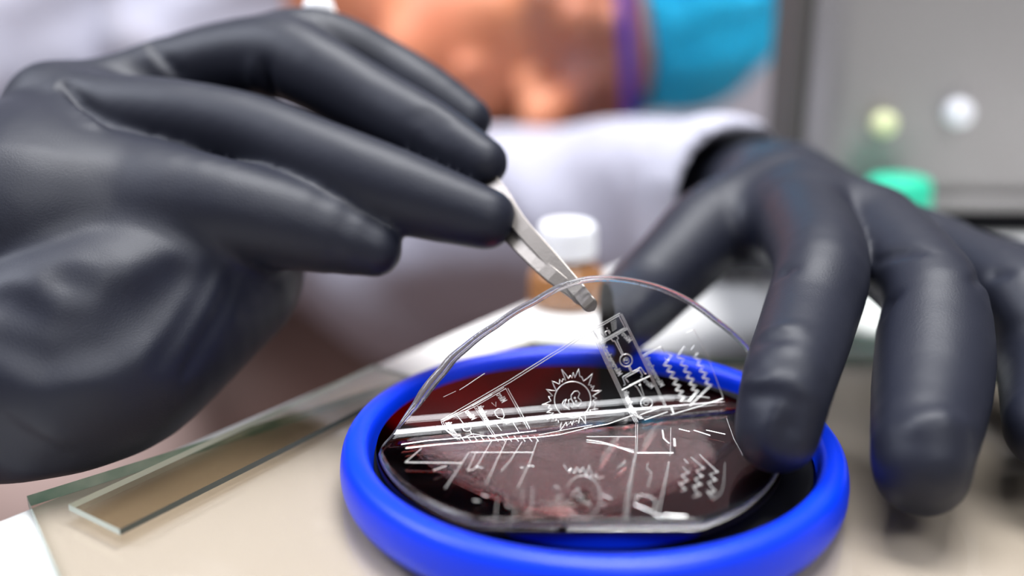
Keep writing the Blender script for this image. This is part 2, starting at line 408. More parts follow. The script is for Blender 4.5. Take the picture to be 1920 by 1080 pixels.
bm = bmesh.new(); bm.from_mesh(rb_.data); bmesh.ops.recalc_face_normals(bm, faces=bm.faces); bm.to_mesh(rb_.data); bm.free()

# engraved lines and fold glints: traced as strokes on the film
class Strokes:
    def __init__(s): s.v = []; s.f = []
    def add(s, pts, width=0.17, closed=False, height=0.07):
        P_ = [np.array(p, float) for p in pts]
        if closed: P_.append(P_[0])
        q = []
        for a, b in zip(P_[:-1], P_[1:]):
            n = max(1, int(np.linalg.norm(b - a) / 5))
            for i in range(n): q.append(a + (b - a) * i / n)
        q.append(P_[-1])
        uv = [film_uv(*p) for p in q]; uv = [x for x in uv if x is not None]
        if len(uv) < 2: return
        s.uv(np.array(uv), width, height)
    def uv(s, uv, width, height=0.07):
        width = width * .85 if width < .2 else .17 + (width - .2) * .5
        d = np.gradient(uv, axis=0); d /= np.maximum(np.linalg.norm(d, axis=1, keepdims=True), 1e-6); nn = np.c_[-d[:, 1], d[:, 0]]
        b = len(s.v); n = len(uv)
        for o2, h in ((-.5, 0.0), (-.25, height), (.25, height), (.5, 0.0)):
            s.v += [tuple(x) for x in film3(uv + nn * width * o2, TF + 0.01 + h)]
        for j in range(3):
            for i in range(n - 1): s.f.append((b + j * n + i, b + j * n + i + 1, b + (j + 1) * n + i + 1, b + (j + 1) * n + i))
    def build(s, name, par): return mesh_obj(name, s.v, s.f, M['etch'], par)
def T(ox, oy, k): return lambda L: [(ox + x / k, oy + y / k) for x, y in L]
def circ(cx, cy, rx, ry=None, n=28, a0=0, a1=360):
    ry = ry or rx
    return [(cx + rx * math.cos(math.radians(a0 + (a1 - a0) * i / n)), cy + ry * math.sin(math.radians(a0 + (a1 - a0) * i / n))) for i in range(n + 1)]
ch = Strokes(); sun = Strokes(); fr_ = Strokes()
t4 = T(1110, 640, 9.0); t5 = T(1100, 580, 12.0); t1 = T(1100, 580, 4.91); t2 = T(980, 670, 6.75); t3 = T(720, 700, 4.91); tL = T(820, 700, 7.2); tF = T(760, 820, 4.571); tR = T(1180, 850, 7.2); tQ = T(1100, 740, 4.5)
thin = 0.12
# long double frame
for dx, dy in ((0, 0), (2.2, 3.6)):
    fr_.add([(826 + dx, 788 + dy), (955 + dx, 713 + dy), (1025 + dx, 669 + dy), (1108 + dx, 618 + dy), (1162, 587 + dy)], 0.15)
for dx in (0, 3.4, 6.6):
    fr_.add([(1109 + dx, 621), (1117 + dx, 640), (1172 + dx, 759), (1190 + dx, 792)], thin)
for dx in (0, 3.4):
    fr_.add([(1163 + dx * .8, 588), (1188 + dx, 640), (1246 + dx, 762)], thin)
fr_.add(t5([(150, 480), (720, 140), (860, 410), (290, 730)]), 0.14, closed=True)
fr_.add(t5([(270, 770), (900, 415)]), 0.14); fr_.add(t5([(285, 800), (925, 440)]), 0.14)
for k in range(6): ch.add(t5([(540 + k * 6, 300 + k * 38), (660 + k * 3, 235 + k * 38)]), 0.06)
for a in ([(310, 545), (375, 625)], [(410, 510), (440, 590)], [(410, 510), (470, 475), (520, 560)], [(490, 460), (535, 525)], [(455, 410), (470, 440)]): ch.add(t5(a), 0.16)
ch.add(t5([(545, 650), (590, 720), (630, 710), (800, 1035)])); ch.add(t5([(650, 600), (690, 610), (715, 655), (680, 690), (830, 1025)]))
ch.add(t4(circ(575, 320, 105)), 0.17, closed=True); ch.add(t4(circ(575, 325, 50, n=14)), 0.07, closed=True)
for x in (548, 588): ch.add(t4(circ(x, 318, 9, n=6)), 0.16, closed=True)
ch.add(t4([(600, 405), (660, 520), (515, 600), (560, 725), (535, 745)])); ch.add(t4([(625, 400), (680, 515), (820, 440), (895, 550), (915, 545)]))
ch.add(t4([(615, 690), (555, 615), (800, 485), (850, 575), (825, 600), (850, 620)]))
fr_.add(t4([(500, 825), (985, 580)]), 0.35); fr_.add(t4([(625, 750), (870, 630)]), 0.3)
ch.add(t4([(720, 745), (760, 775), (870, 970)])); ch.add(t4([(800, 690), (890, 960)]), thin); ch.add(t4([(795, 745), (825, 730)]), 0.3)
ch.add(t4(circ(920, 1040, 100, 85)), 0.17, closed=True); ch.add(t4(circ(910, 1045, 40, 34, n=12)), 0.08, closed=True)
ch.add(t4([(845, 240), (1155, 88), (1180, 100), (1225, 190)]), thin); ch.add(t4([(860, 265), (1130, 120)]), thin)
# zigzag resistors
Zs = [[(780, 415), (745, 465), (700, 515), (775, 515), (730, 570), (805, 572), (760, 628), (835, 635), (785, 690), (860, 690), (810, 745), (885, 745), (835, 795), (905, 795), (850, 845), (930, 840), (1025, 740)],
      [(900, 340), (825, 440), (895, 450), (855, 510), (925, 515), (885, 572), (955, 575), (910, 630), (985, 632), (935, 690), (1005, 690), (955, 740), (1025, 740), (935, 850)],
      [(1020, 395), (975, 450), (1050, 455), (1005, 515), (1075, 515), (1030, 572), (1105, 575), (1055, 630), (1125, 632), (1080, 685), (1150, 685), (1030, 800), (940, 890)]]
for z_ in Zs:
    ch.add(t1(z_), 0.15); ch.add(t1([(x + 10, y + 9) for x, y in z_]), 0.15)
ch.add(t1(circ(745, 440, 28, n=14, a0=-100, a1=180)), 0.15)
fr_.add(t1([(915, 215), (985, 185), (1110, 420), (1255, 810)]), thin); ch.add(t1([(960, 375), (990, 330)]), 0.12)
fr_.add(t1([(770, 972), (1000, 905), (1255, 822)]), 0.55); fr_.add(t1([(1010, 800), (1130, 815)]), 0.4)
fr_.add(t1([(490, 972), (680, 905)]), 0.5); fr_.add(t1([(530, 1020), (745, 945)]), 0.5); fr_.add(t1([(780, 900), (800, 960)]), 0.6)
fr_.add([(1095, 803), (1140, 795), (1186, 779)], 0.42); fr_.add([(1000, 821), (1050, 815), (1100, 803)], 0.3); fr_.add([(1010, 816), (1060, 806), (1110, 797)], 0.15)  # white strokes painting the reflection where the film bends
# sun drawing
sun.add(t2(circ(632, 537, 230, 230, 60)), 0.2, closed=True)
rays = [(490, 150), (545, 215), (580, 270), (600, 228), (625, 262), (640, 190), (660, 258), (690, 190), (710, 145), (722, 240), (745, 245), (770, 300), (820, 265), (885, 205), (835, 350), (868, 352), (862, 378), (908, 362), (870, 422), (925, 425), (1000, 418), (885, 490), (938, 520), (886, 548), (925, 578), (880, 606), (922, 600), (898, 652), (960, 655), (850, 665), (860, 718), (790, 706), (795, 850), (760, 790), (722, 755), (708, 832), (682, 798), (655, 832), (648, 800), (620, 860), (608, 812), (565, 870), (550, 820), (510, 880), (470, 925), (490, 820), (452, 838), (452, 800), (418, 808), (425, 768), (385, 795), (395, 748), (305, 795), (350, 740), (388, 702), (300, 700), (335, 680), (375, 655), (318, 640), (352, 600), (240, 600), (300, 580), (358, 550), (328, 495), (380, 488), (335, 440), (295, 405), (360, 418), (430, 425), (400, 370), (370, 300), (420, 320), (465, 340), (470, 280), (500, 312), (510, 270), (545, 292), (515, 220)]
sun.add(t2(rays), 0.19, closed=True)
for loop in ([(615, 520), (613, 480), (650, 432), (695, 425), (722, 455), (700, 512), (740, 550), (735, 590), (700, 615), (655, 608), (635, 560)], [(610, 525), (580, 540), (585, 595), (622, 636), (640, 615), (642, 580)], [(555, 530), (520, 548), (500, 590), (520, 622), (595, 667), (555, 630), (525, 592)]):
    sun.add(t2(loop), 0.17, closed=True)
for c_ in ((660, 515), (676, 556)): sun.add(t2(circ(*c_, 10, n=8)), 0.14, closed=True)
# left frame of the lifted part
for dx, dy in ((0, 0), (30, 12)):
    fr_.add(tL([(50 + dx, 640 + dy), (490 + dx, 430 + dy), (900 + dx, 190 + dy)]), 0.14)
    fr_.add(tL([(50 + dx, 650 + dy), (100 + dx, 760 + dy), (280 + dx, 900)]), thin)
    fr_.add(tL([(490 + dx, 450 + dy), (760 + dx, 850)]), thin); fr_.add(tL([(920 + dx, 200), (1225 + dx, 760)]), thin)
fr_.add(tL([(950, 200), (1250, 740)]), thin)
fr_.add(tL([(470, 440), (740, 285)]), 0.4, height=.1)
ch.add(tL([(785, 560), (775, 515), (815, 478), (870, 480), (905, 570), (885, 610), (820, 600)]), 0.2, closed=True)
ch.add(tL([(885, 620), (930, 690), (1015, 655), (1105, 800)]), 0.2); ch.add(tL([(890, 650), (800, 690), (870, 780)]), 0.16); ch.add(tL([(730, 395), (790, 450), (790, 385)]), 0.1)
ch.add(tL(circ(400, 735, 55, 50, 16)), 0.22, closed=True); ch.add(tL([(265, 570), (370, 700)]), 0.22); ch.add(tL([(440, 770), (470, 830)]), 0.2)
fr_.add(tL([(80, 320), (250, 240)]), 0.08); fr_.add(tL([(300, 225), (400, 160), (640, 0)]), 0.14)
# fold reflections painted as white strokes, with pattern lines after them
fr_.add(t3([(160, 655), (400, 620), (650, 600), (1000, 572), (1300, 540)]), 0.22); fr_.add(t3([(200, 690), (500, 655), (700, 640), (1000, 618), (1380, 590)]), 0.3); fr_.add(t3([(700, 600), (820, 560), (1000, 585), (1150, 560), (1400, 530)]), 0.25)
for x in range(700, 1400, 62): fr_.add(t3([(x, 575), (x + 45, 632)]), 0.16)
fr_.add(tQ([(0, 382), (120, 400), (200, 420), (400, 488)]), 0.35); fr_.add(tQ([(0, 400), (150, 418), (400, 470)]), 0.14); fr_.add(tQ([(0, 355), (420, 356)]), 0.07)
fr_.add(tQ([(415, 240), (412, 480), (340, 830), (318, 1060)]), 0.1); fr_.add(tQ([(430, 250), (425, 480), (365, 800), (340, 1060)]), 0.1)
fr_.add(tQ([(710, 280), (705, 520)]), 0.1); fr_.add(tQ([(430, 492), (730, 492)]), 0.18); fr_.add(tQ([(780, 290), (870, 312)]), 0.45); fr_.add(tQ([(905, 300), (1045, 345)]), 0.4); fr_.add(tQ([(1010, 300), (1170, 335)]), 0.3)
fr_.add(tQ([(1180, 200), (1240, 370), (1315, 515)]), 0.1); fr_.add(tQ([(640, 300), (650, 370), (700, 415)]), 0.5); fr_.add(tQ([(740, 370), (745, 440)]), 0.7)
# flat part, front left and centre: pattern mixed with painted mirror reflections
for L in ([(0, 215), (480, 222)], [(0, 215), (140, 95)], [(545, 130), (340, 440)], [(870, 20), (690, 400)], [(740, 30), (600, 270), (530, 290), (600, 140)], [(1000, 40), (900, 200), (820, 290)], [(1135, 20), (1060, 230), (960, 440)], [(560, 130), (1095, 130)]): fr_.add(tF(L), 0.13)
for L in ([(240, 285), (350, 245)], [(655, 495), (710, 507)], [(580, 540), (635, 548)], [(1045, 245), (1105, 250)], [(980, 258), (1020, 260)], [(600, 250), (665, 265)]): ch.add(tF(L), 0.16)
for L in ([(1005, 440), (1000, 575)], [(1090, 440), (1082, 600), (1040, 680)], [(870, 495), (868, 590), (905, 602)], [(945, 560), (930, 700), (880, 745)], [(790, 520), (770, 700), (745, 760)]): ch.add(tF(L), 0.08)
sun.add(tF(circ(1520, 515, 150, 185, 40, -150, 140)), 0.09)  # second sun: mirror image of the drawing, painted as strokes
sun.add(tF([(1355, 235), (1400, 300), (1420, 260), (1450, 310), (1470, 255), (1500, 300), (1520, 255), (1550, 330), (1575, 235), (1600, 340), (1640, 315), (1640, 360), (1705, 335)]), 0.11)
for L in ([(1430, 520), (1440, 470), (1480, 440), (1500, 470)], [(1480, 540), (1490, 480), (1520, 520), (1515, 570)], [(1540, 560), (1575, 560), (1585, 600)], [(1690, 500), (1770, 528)], [(1345, 495), (1290, 528)], [(1275, 425), (1330, 437)], [(1345, 640), (1325, 670)], [(1370, 680), (1350, 720)], [(1690, 570), (1715, 585)]): sun.add(tF(L), 0.1)
# flat part, front right
ch.add(tR([(715, 185), (790, 250), (810, 260), (715, 300), (695, 290), (770, 360), (795, 372), (700, 405), (670, 395), (740, 475), (765, 485), (695, 510)]), 0.12); ch.add(tR([(735, 75), (795, 140)]), .12)
ch.add(tR([(830, 50), (990, 190), (1015, 200), (900, 235), (970, 305), (1000, 312), (880, 345), (950, 415), (980, 422), (890, 450), (860, 445), (920, 545), (960, 560), (860, 590)]), 0.12)
ch.add(tR([(950, 20), (1010, 80), (1180, 245), (1200, 252), (1085, 285), (1155, 355), (1180, 362), (1065, 395), (1140, 500), (1170, 512), (1080, 540), (1040, 500), (1130, 605)]), 0.14)
fr_.add(tR([(1290, 130), (1275, 400), (1240, 540), (1130, 620)]), 0.07)
ch.add(tR([(60, 575), (100, 580), (75, 690), (320, 800), (360, 670), (310, 600), (150, 555), (130, 590), (100, 590)]), 0.13); ch.add(tR([(85, 695), (320, 795)]), 0.3)
fr_.add(tR([(535, 110), (500, 300), (430, 620), (385, 820)]), 0.14); fr_.add(tR([(250, 130), (235, 210), (300, 265), (250, 470)]), 0.1)
for a, b in (((330, 820), (480, 870)), ((480, 830), (620, 850)), ((600, 845), (770, 852))): ch.add(tR([a, b]), 0.5)
fr_.build('channel_frame_and_glints', film_t); ch.build('channel_circuit', film_t); sun.build('sun_and_mirror_image', film_t)
# mirrored lettering
def letter(txt, a, b, hpx, par, bold=0.012):
    cu = bpy.data.curves.new('t', 'FONT'); cu.body = txt; cu.size = 1; cu.offset = bold
    o = bpy.data.objects.new('t', cu); sc.collection.objects.link(o)
    dg = bpy.context.evaluated_depsgraph_get(); dg.update(); me = o.evaluated_get(dg).to_mesh()
    v = np.array([x.co[:2] for x in me.vertices]); fs = [list(p.vertices) for p in me.polygons]
    o.evaluated_get(dg).to_mesh_clear(); bpy.data.objects.remove(o); bpy.data.curves.remove(cu)
    v -= v.min(0); W_, H_ = v.max(0)
    A0 = film_uv(*a); B0 = film_uv(*b); X = (B0 - A0) / W_; Yd = np.array([X[1], -X[0]]); Yd /= np.linalg.norm(Yd)
    uv = A0 + v[:, :1] * X + (v[:, 1:] / H_ - .5) * hpx * Yd
    return uv, fs
LV = []; LF = []
for txt, a, b, h in (('Mikromechanik', (1163, 703), (1132, 648), 1.05), ('Mikromechanik', (1242, 724), (1212, 668), 1.05), ('Mikromechanik', (1203, 786), (1173, 731), 1.0), ('Mikro', (1182, 640), (1168, 624), 1.0), ('Mikro', (1224, 726), (1209, 712), 1.0),
                     ('Mikromechanik', (920, 797), (900, 760), 1.2), ('Mikro', (946, 753), (935, 737), 1.2), ('Mikro', (889, 786), (876, 770), 1.1), ('Mikromechanik', (860, 819), (840, 791), 1.2)):
    uv, fs = letter(txt, a, b, h, film_t); b0 = len(LV)
    LV += [tuple(x) for x in film3(uv, TF + 0.06)]; LF += [[i + b0 for i in f_] for f_ in fs]
mesh_obj('mirrored_lettering', LV, LF, M['etch'], film_t, smooth=False)

# ------------------------------------------------------------------ tweezers
def sweep(name, pts, wid, thk, m, parent, wdir, n=40, taper_end=True):
    P_ = np.array(pts, float); L = np.concatenate([[0], np.cumsum(np.linalg.norm(np.diff(P_, axis=0), axis=1))]); L /= L[-1]
    t = np.linspace(0, 1, n); t = np.unique(np.concatenate([t, np.linspace(0, 0.02, 8)]))
    C_ = np.stack([np.interp(t, L, P_[:, i]) for i in range(3)], -1)
    for _ in range(2): C_[1:-1] = (C_[:-2] + 2 * C_[1:-1] + C_[2:]) / 4
    W_ = np.interp(t, L, wid); K_ = np.interp(t, [0, .2, 1], thk)
    Lt = np.linalg.norm(P_[-1] - P_[0])
    W_ = W_ * np.where(t * Lt < W_ * .5, np.sqrt(np.clip(1 - (1 - t * Lt / (W_ * .5)) ** 2, 0.01, 1)), 1)
    v = []; fs = []; prof = [(-1, -.6), (-.85, -1), (.85, -1), (1, -.6), (1, .6), (.85, 1), (-.85, 1), (-1, .6)]
    for i in range(len(t)):
        d = C_[min(i + 1, len(t) - 1)] - C_[max(i - 1, 0)]; d /= np.linalg.norm(d)
        w_ = wdir - d * (wdir @ d); w_ /= np.linalg.norm(w_); nn = np.cross(d, w_)
        for a, b in prof: v.append(C_[i] + w_ * a * W_[i] / 2 + nn * b * K_[i] / 2)
    for i in range(len(t) - 1):
        for j in range(8): fs.append((i * 8 + j, i * 8 + (j + 1) % 8, (i + 1) * 8 + (j + 1) % 8, (i + 1) * 8 + j))
    fs += [list(range(8))[::-1], [(len(t) - 1) * 8 + j for j in range(8)]]
    o = mesh_obj(name, v, fs, m, parent, smooth=False)
    bm = bmesh.new(); bm.from_mesh(o.data); bmesh.ops.recalc_face_normals(bm, faces=bm.faces); bm.to_mesh(o.data); bm.free()
    return o
tipuv = film_uv(1104, 570); tipf = film3(tipuv[None], TF + 0.35)[0]; tipb = film3(tipuv[None], -0.45)[0]
dt = (tipf - CAM) @ FW
print('tweezer tip depth', dt)
tw = thing('tweezers', tuple(tipf), 'long flat steel tweezers held in the left glove gripping the edge of the clear film', 'tweezers')
wd = RT * 0.74 + UP * 0.67
sweep('prong', [film3(film_uv(1113, 581)[None], TF + .4)[0], tipf, at(1040, 494, dt + 5.0), at(968, 416, dt + 11), at(938, 362, dt + 15), at(860, 282, dt + 26), at(760, 180, dt + 42), at(700, 122, dt + 47), at(606, 26, dt + 52)],
      [2.7, 2.8, 3.0, 3.2, 3.4, 4, 4, 4.5, 5], [0.6, 1.1, 1.4], M['steel'], tw, wd)
sweep('prong', [film3(film_uv(1100, 572)[None], -0.5)[0], film3(film_uv(1080, 548)[None], -0.8)[0], at(1034, 518, dt + 4.0), at(990, 474, dt + 8), at(944, 428, dt + 13), at(912, 384, dt + 18), at(850, 292, dt + 28), at(760, 186, dt + 43), at(700, 128, dt + 48), at(606, 28, dt + 53)],
      [2.4, 2.6, 2.9, 3.0, 3.1, 3.3, 4, 4, 4.5, 5], [0.6, 1.0, 1.4], M['steel'], tw, wd)
lathe('end_cap', rnd([(0.5, -5), (3.4, -5), (4.0, 0), (3.2, 3.6), (0.4, 4.4)], 2), tuple(at(598, 28, dt + 53)), M['white'], tw, seg=32)

# ------------------------------------------------------------------ gloves
def pts(L): return [(at(x, y, d), r) for x, y, d, r in L]
LH = dict(
    pinky=pts([(60, 350, 200, 15), (240, 372, 195, 12.2), (385, 390, 190, 10.4), (560, 425, 190, 8.6), (702, 467, 190, 5.4)]),
    ring=pts([(110, 215, 209, 10), (215, 220, 206, 9.0), (330, 226, 203, 8.4), (470, 252, 200, 8.2), (600, 302, 196, 8.2), (750, 360, 193, 8.1), (910, 410, 190, 6.0)]),
    middle=pts([(300, 165, 224, 10), (400, 122, 222, 8.8), (520, 108, 216, 9.0), (600, 140, 211, 8.3), (700, 195, 207, 7.6), (800, 248, 202, 7.0), (905, 305, 197, 5.1)]),
    index=pts([(430, 130, 224, 9.5), (560, 82, 222, 8.0), (640, 92, 223, 7.4), (720, 132, 224, 7.2), (800, 180, 222, 7.0), (878, 226, 219, 5.3)]),
    thumb=pts([(330, 480, 215, 14), (520, 400, 228, 10.5), (700, 300, 222, 9.0), (845, 290, 211, 6.6)]),
)
palmL = pts([(60, 425, 191, 19), (110, 225, 212, 10.5)])
palmL2 = pts([(60, 425, 192, 19), (260, 430, 193, 13)])
palmL3 = pts([(120, 300, 214, 15), (320, 300, 224, 15)])
palmT = pts([(105, 195, 212, 8.6), (205, 170, 217, 7.4), (310, 148, 223, 8.8)])
wristL = pts([(-400, 742, 214, 20), (-230, 752, 194, 21), (-50, 742, 186, 21.5), (145, 665, 184, 22.5), (385, 500, 204, 20.0)])
def left_base(p):
    up = smin(chain(p, LH['pinky'], 6), chain(p, palmL, 4), 7)
    up = smin(up, chain(p, palmL2, 4), 8); 
    up = smin(up, chain(p, LH['ring'], 5), 1.6)
    up = smin(up, chain(p, palmL3, 5), 6)
    up = smin(up, chain(p, palmT), 4)
    up = smin(up, chain(p, LH['middle'], 5), 1.2)
    up = smin(up, chain(p, LH['index'], 5), 1.0)
    lowr = smin(chain(p, wristL, 8), chain(p, LH['thumb'], 4), 6)
    d = smin(up, lowr, 3.0)
    return smax(d, -(p[..., 2] - 0.35), 1.5)
def grooves(f, specs):
    out_ = []
    for L, r, depth, k in specs:
        q = [trace(f, x, y) for x, y in L]
        q = [x for x in q if x is not None]
        if len(q) < 2: continue
        v = [x - CAM for x in q]
        q = [x - v_ / np.linalg.norm(v_) * (r - depth if depth > 0 else -(r + depth) ) for x, v_ in zip(q, v)]
        out_.append((q, r, depth > 0, k))
    return out_
def with_grooves(f, specs):
    G = grooves(f, specs)
    def g(p):
        d = f(p)
        for q, r, cut, k in G:
            lo_ = np.min(q, 0) - r - 6; hi_ = np.max(q, 0) + r + 6
            m_ = ((p > lo_) & (p < hi_)).all(-1)
            if not m_.any(): continue
            n = len(q); rr = [r * (0.25 + 0.75 * math.sin(math.pi * (i + .5) / n)) for i in range(n)]
            c = chain(p[m_], list(zip(q, rr)), 0.5, False)
            d[m_] = smax(d[m_], -c, k) if cut else smin(d[m_], c, k)
        return d
    return g
left_f = with_grooves(left_base, [
    # (pixels, radius, depth [negative = ridge], blend)
    ([(0, 635), (83, 668), (194, 648), (290, 592), (355, 520)], 2.6, 1.5, 5.0),
    ([(122, 519), (194, 552), (267, 547), (330, 512)], 2.4, .8, 5.0),
    ([(0, 560), (90, 596), (190, 606), (290, 565)], 2.4, .9, 5.0),
    ([(400, 505), (375, 560), (340, 620), (300, 680)], 1.2, .8, 2.0),
    ([(440, 520), (420, 580), (385, 640), (350, 700)], 1.0, .6, 2.0),
    ([(105, 165), (135, 205), (180, 240)], 1.3, -0.5, 2.5), ([(120, 160), (160, 205), (215, 240)], 1.3, 1.0, 2.0),
    ([(278, 86), (300, 110), (335, 140)], 1.3, 1.1, 1.6), ([(268, 88), (285, 112), (315, 145)], 1.0, -0.5, 1.8),
    ([(495, 130), (497, 155), (510, 178)], 1.5, 1.0, 2.2), ([(478, 130), (480, 155)], 1.4, -0.5, 2.4),
    ([(5, 790), (60, 830), (130, 856)], 1.3, 1.1, 1.6), ([(0, 815), (50, 850), (110, 870)], 1.1, 1.0, 1.4), ([(0, 840), (40, 868), (90, 880)], 1.0, .8, 1.4),
    ([(780, 215), (815, 245), (830, 262)], 0.8, .35, 1.5), ([(800, 205), (835, 230)], 0.8, .3, 1.5),
])
person = thing('person', tuple(at(700, 560, 640)), 'person in white lab coat, blue hair cap and black gloves lifting film with tweezers', 'person')
gl1 = sdf_obj('glove', left_f, (-195, -60, -2), (0, 100, 130), 0.85, M['glove'], person, relax=5)
gl1['label'] = 'black nitrile glove holding the tweezers'

def ptz(L): return [((atz(x, y, d[0]) if isinstance(d, tuple) else at(x, y, d)), r) for x, y, d, r in L]
RH = dict(
    index=ptz([(1505, 415, 222, 10.5), (1540, 500, 189, 8.9), (1516, 600, 177, 8.3), (1478, 715, (21,), 7.4), (1457, 808, (14.6,), 6.7)]),
    middle=ptz([(1640, 445, 218, 11), (1742, 545, 187, 9.0), (1752, 640, 178, 10.0), (1745, 740, 168, 9.6), (1730, 845, (12.5,), 7.8), (1728, 880, (9.2,), 7.4)]),
    ring=ptz([(1770, 500, 224, 10.5), (1926, 575, 193, 9.2), (1968, 690, 184, 9.2), (1974, 800, (13,), 7.6)]),
    little=ptz([(1880, 520, 240, 9.5), (2060, 570, 212, 8.4), (2110, 680, 200, 7.6), (2120, 760, (12,), 6.2)]),
    thumb=ptz([(1440, 395, 245, 13), (1335, 432, 236, 10.8), (1262, 500, 227, 9.4), (1195, 565, 219, 8.6), (1128, 618, (16,), 7.4)]),
)
backR = ptz([(1455, 392, 262, 13.5), (1490, 395, 238, 13.5), (1560, 430, 226, 12)])
backR2 = ptz([(1500, 385, 252, 12.5), (1640, 440, 236, 10.5), (1800, 500, 236, 9.5)])
wristR = ptz([(1455, 375, 262, 15.5), (1400, 370, 296, 16), (1340, 380, 325, 17)])
def right_base(p):
    b = smin(chain(p, backR, 8), chain(p, backR2, 8), 8)
    b = smin(b, chain(p, wristR, 4), 6)
    b = smin(b, chain(p, RH['thumb'], 6), 9)
    fs = chain(p, RH['index'], 6)
    fs = smin(fs, chain(p, RH['middle'], 6), 1.2)
    fs = smin(fs, chain(p, RH['ring'], 6), 1.2)
    fs = smin(fs, chain(p, RH['little'], 6), 1.2)
    d = smin(b, fs, 7.5)
    return smax(d, -(p[..., 2] - 0.3), 1.2)
right_f = with_grooves(right_base, [
    ([(1455, 520), (1470, 508), (1486, 500)], 1.2, 1.0, 1.0),
    ([(1400, 702), (1430, 697), (1465, 699), (1500, 704)], 0.9, .55, 1.2),
    ([(1420, 642), (1450, 634), (1485, 630)], 0.8, .45, 1.2),
    ([(1400, 742), (1440, 738), (1475, 742), (1510, 755)], 1.0, .45, 1.4),
    ([(1435, 622), (1470, 615), (1500, 612)], 0.7, -.2, 1.4), ([(1405, 712), (1445, 708), (1490, 712)], 0.9, -.25, 1.5),
    ([(1460, 775), (1450, 800), (1432, 835)], 1.6, -.4, 2.0), ([(1490, 770), (1483, 800), (1470, 830)], 1.5, .6, 2.2),
    ([(1640, 492), (1665, 478), (1700, 470), (1735, 470)], 1.4, 1.1, 1.0),
    ([(1655, 590), (1662, 570), (1680, 550)], 1.4, 1.1, 1.2),
    ([(1830, 528), (1860, 512), (1890, 512)], 1.3, 1.0, 1.0),
    ([(1720, 800), (1765, 790), (1800, 800)], 1.8, -.5, 2.5),
])
gl2 = sdf_obj('glove', right_f, (5, -40, -2), (165, 185, 90), 0.85, M['glove'], person, relax=4)
gl2['label'] = 'black nitrile glove pressing on the wafer edge'

# ------------------------------------------------------------------ the person behind: head, body, coat
Uh = RT * math.cos(math.radians(8)) + UP * math.sin(math.radians(8))
Fh0 = -UP * math.cos(math.radians(40)) - FW * math.sin(math.radians(40)); Fh = Fh0 - Uh * (Fh0 @ Uh); Fh /= np.linalg.norm(Fh)
Xh = np.cross(Fh, Uh)
HR = np.stack([Xh, Fh, Uh], 1)          # columns: lateral, forward, up
HO = at(1040, -15, 600)
def hl(*q): return HO + HR @ np.array(q, float)
neck0 = hl(0, -30, -60); neck1 = at(640, -60, 660)
shR = at(-120, -60, 640); shL = at(780, 470, 690)
elR = at(-420, 560, 400); wrR = at(-200, 750, 192)
elL = at(1030, 410, 520); wrL = at(1400, 372, 292)
def body_f(p):
    q = (p - HO) @ HR
    def e_(c, r): return ell(q, np.array(c, float), r)
    def c_(a, b, ra, rb): return cone(q, np.array(a, float), np.array(b, float), ra, rb)
    d = e_((0, -12, 40), (72, 90, 82))
    d = smin(d, e_((0, 25, -22), (60, 62, 82)), 18)
    d = smin(d, c_((0, 56, -86), (0, 48, -70), 17, 22), 20)
    for s in (-1, 1):
        d = smin(d, c_((s * 52, 0, -48), (s * 12, 52, -86), 15, 14), 16)
        d = smin(d, c_((s * 40, 60, -18), (s * 36, 64, -30), 20, 18), 14)
        d = smax(d, -c_((s * 31, 97, 4), (s * 36, 94, 4), 13, 11), 8)
        d = smin(d, e_((s * 32, 78, 4), (14, 12, 12)), 3)
        d = smin(d, e_((s * 76, -14, -2), (8, 18, 30)), 5)
        d = smin(d, c_((s * 10, 95, -27), (s * 8, 90, -24), 8, 8), 4)
    d = smin(d, c_((-30, 82, 24), (30, 82, 24), 8, 8), 10)
    d = smin(d, c_((0, 86, 12), (0, 108, -22), 7, 11), 7)
    d = smin(d, c_((-17, 82, -50), (17, 82, -50), 5, 5), 3); d = smin(d, c_((-15, 80, -59), (15, 80, -59), 6, 6), 3)
    d = smin(d, cone(p, neck0, neck1, 52, 60), 25)
    d = smin(d, cone(p, neck1, at(430, 60, 720), 60, 90), 60)
    d = smin(d, chain(p, [(shR, 40), (elR, 24), (at(-400, 700, 250), 17), (at(-330, 740, 214), 15), (wrR, 13)], 10), 30)
    d = smin(d, chain(p, [(shL, 40), (elL, 30), (at(1300, 400, 350), 13), (wrL, 8)], 10), 30)
    return d
sdf_obj('body', body_f, (-430, -10, -160), (190, 640, 330), 3.4, M['skin'], person)
def coat_f(p):
    d = ell(p, at(430, -100, 690), (270, 110, 235))
    d = smin(d, cone(p, shR, shL, 75, 70), 60)
    d = smin(d, chain(p, [(shR, 74), (elR, 50), (at(-400, 700, 250), 33), (at(-345, 735, 218), 28)], 30), 40)
    d = smin(d, chain(p, [(shL, 64), (at(1010, 400, 520), 46), (at(1290, 400, 330), 30), (at(1345, 385, 300), 27.5)], 25), 40)
    d = smin(d, cone(p, at(250, 100, 560), at(360, 420, 590), 16, 10), 26)
    d = smin(d, cone(p, at(185, -150, 530), at(215, 200, 560), 9, 6), 16)
    d = smax(d, -(cone(p, at(1460, 378, 262), at(1300, 390, 345), 24, 21)), 3)
    d = d + 3.5 * np.sin(p[..., 0] / 17 + np.sin(p[..., 2] / 23) * 2) * np.cos(p[..., 2] / 31)
    d = smax(d, -cone(p, hl(0, 0, 60), hl(0, 0, -75), 108, 84), 8)
    return d
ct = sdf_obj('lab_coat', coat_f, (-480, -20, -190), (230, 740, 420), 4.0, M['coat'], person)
def leg_f(p):
    d = cone(p, np.array([-330, 660, -260.]), np.array([-290, 330, -210.]), 95, 75)
    return smin(smin(d, cone(p, np.array([-90, 690, -260.]), np.array([60, 380, -210.]), 95, 75), 30), ell(p, np.array([-200, 690, -230.]), (230, 110, 110)), 50)
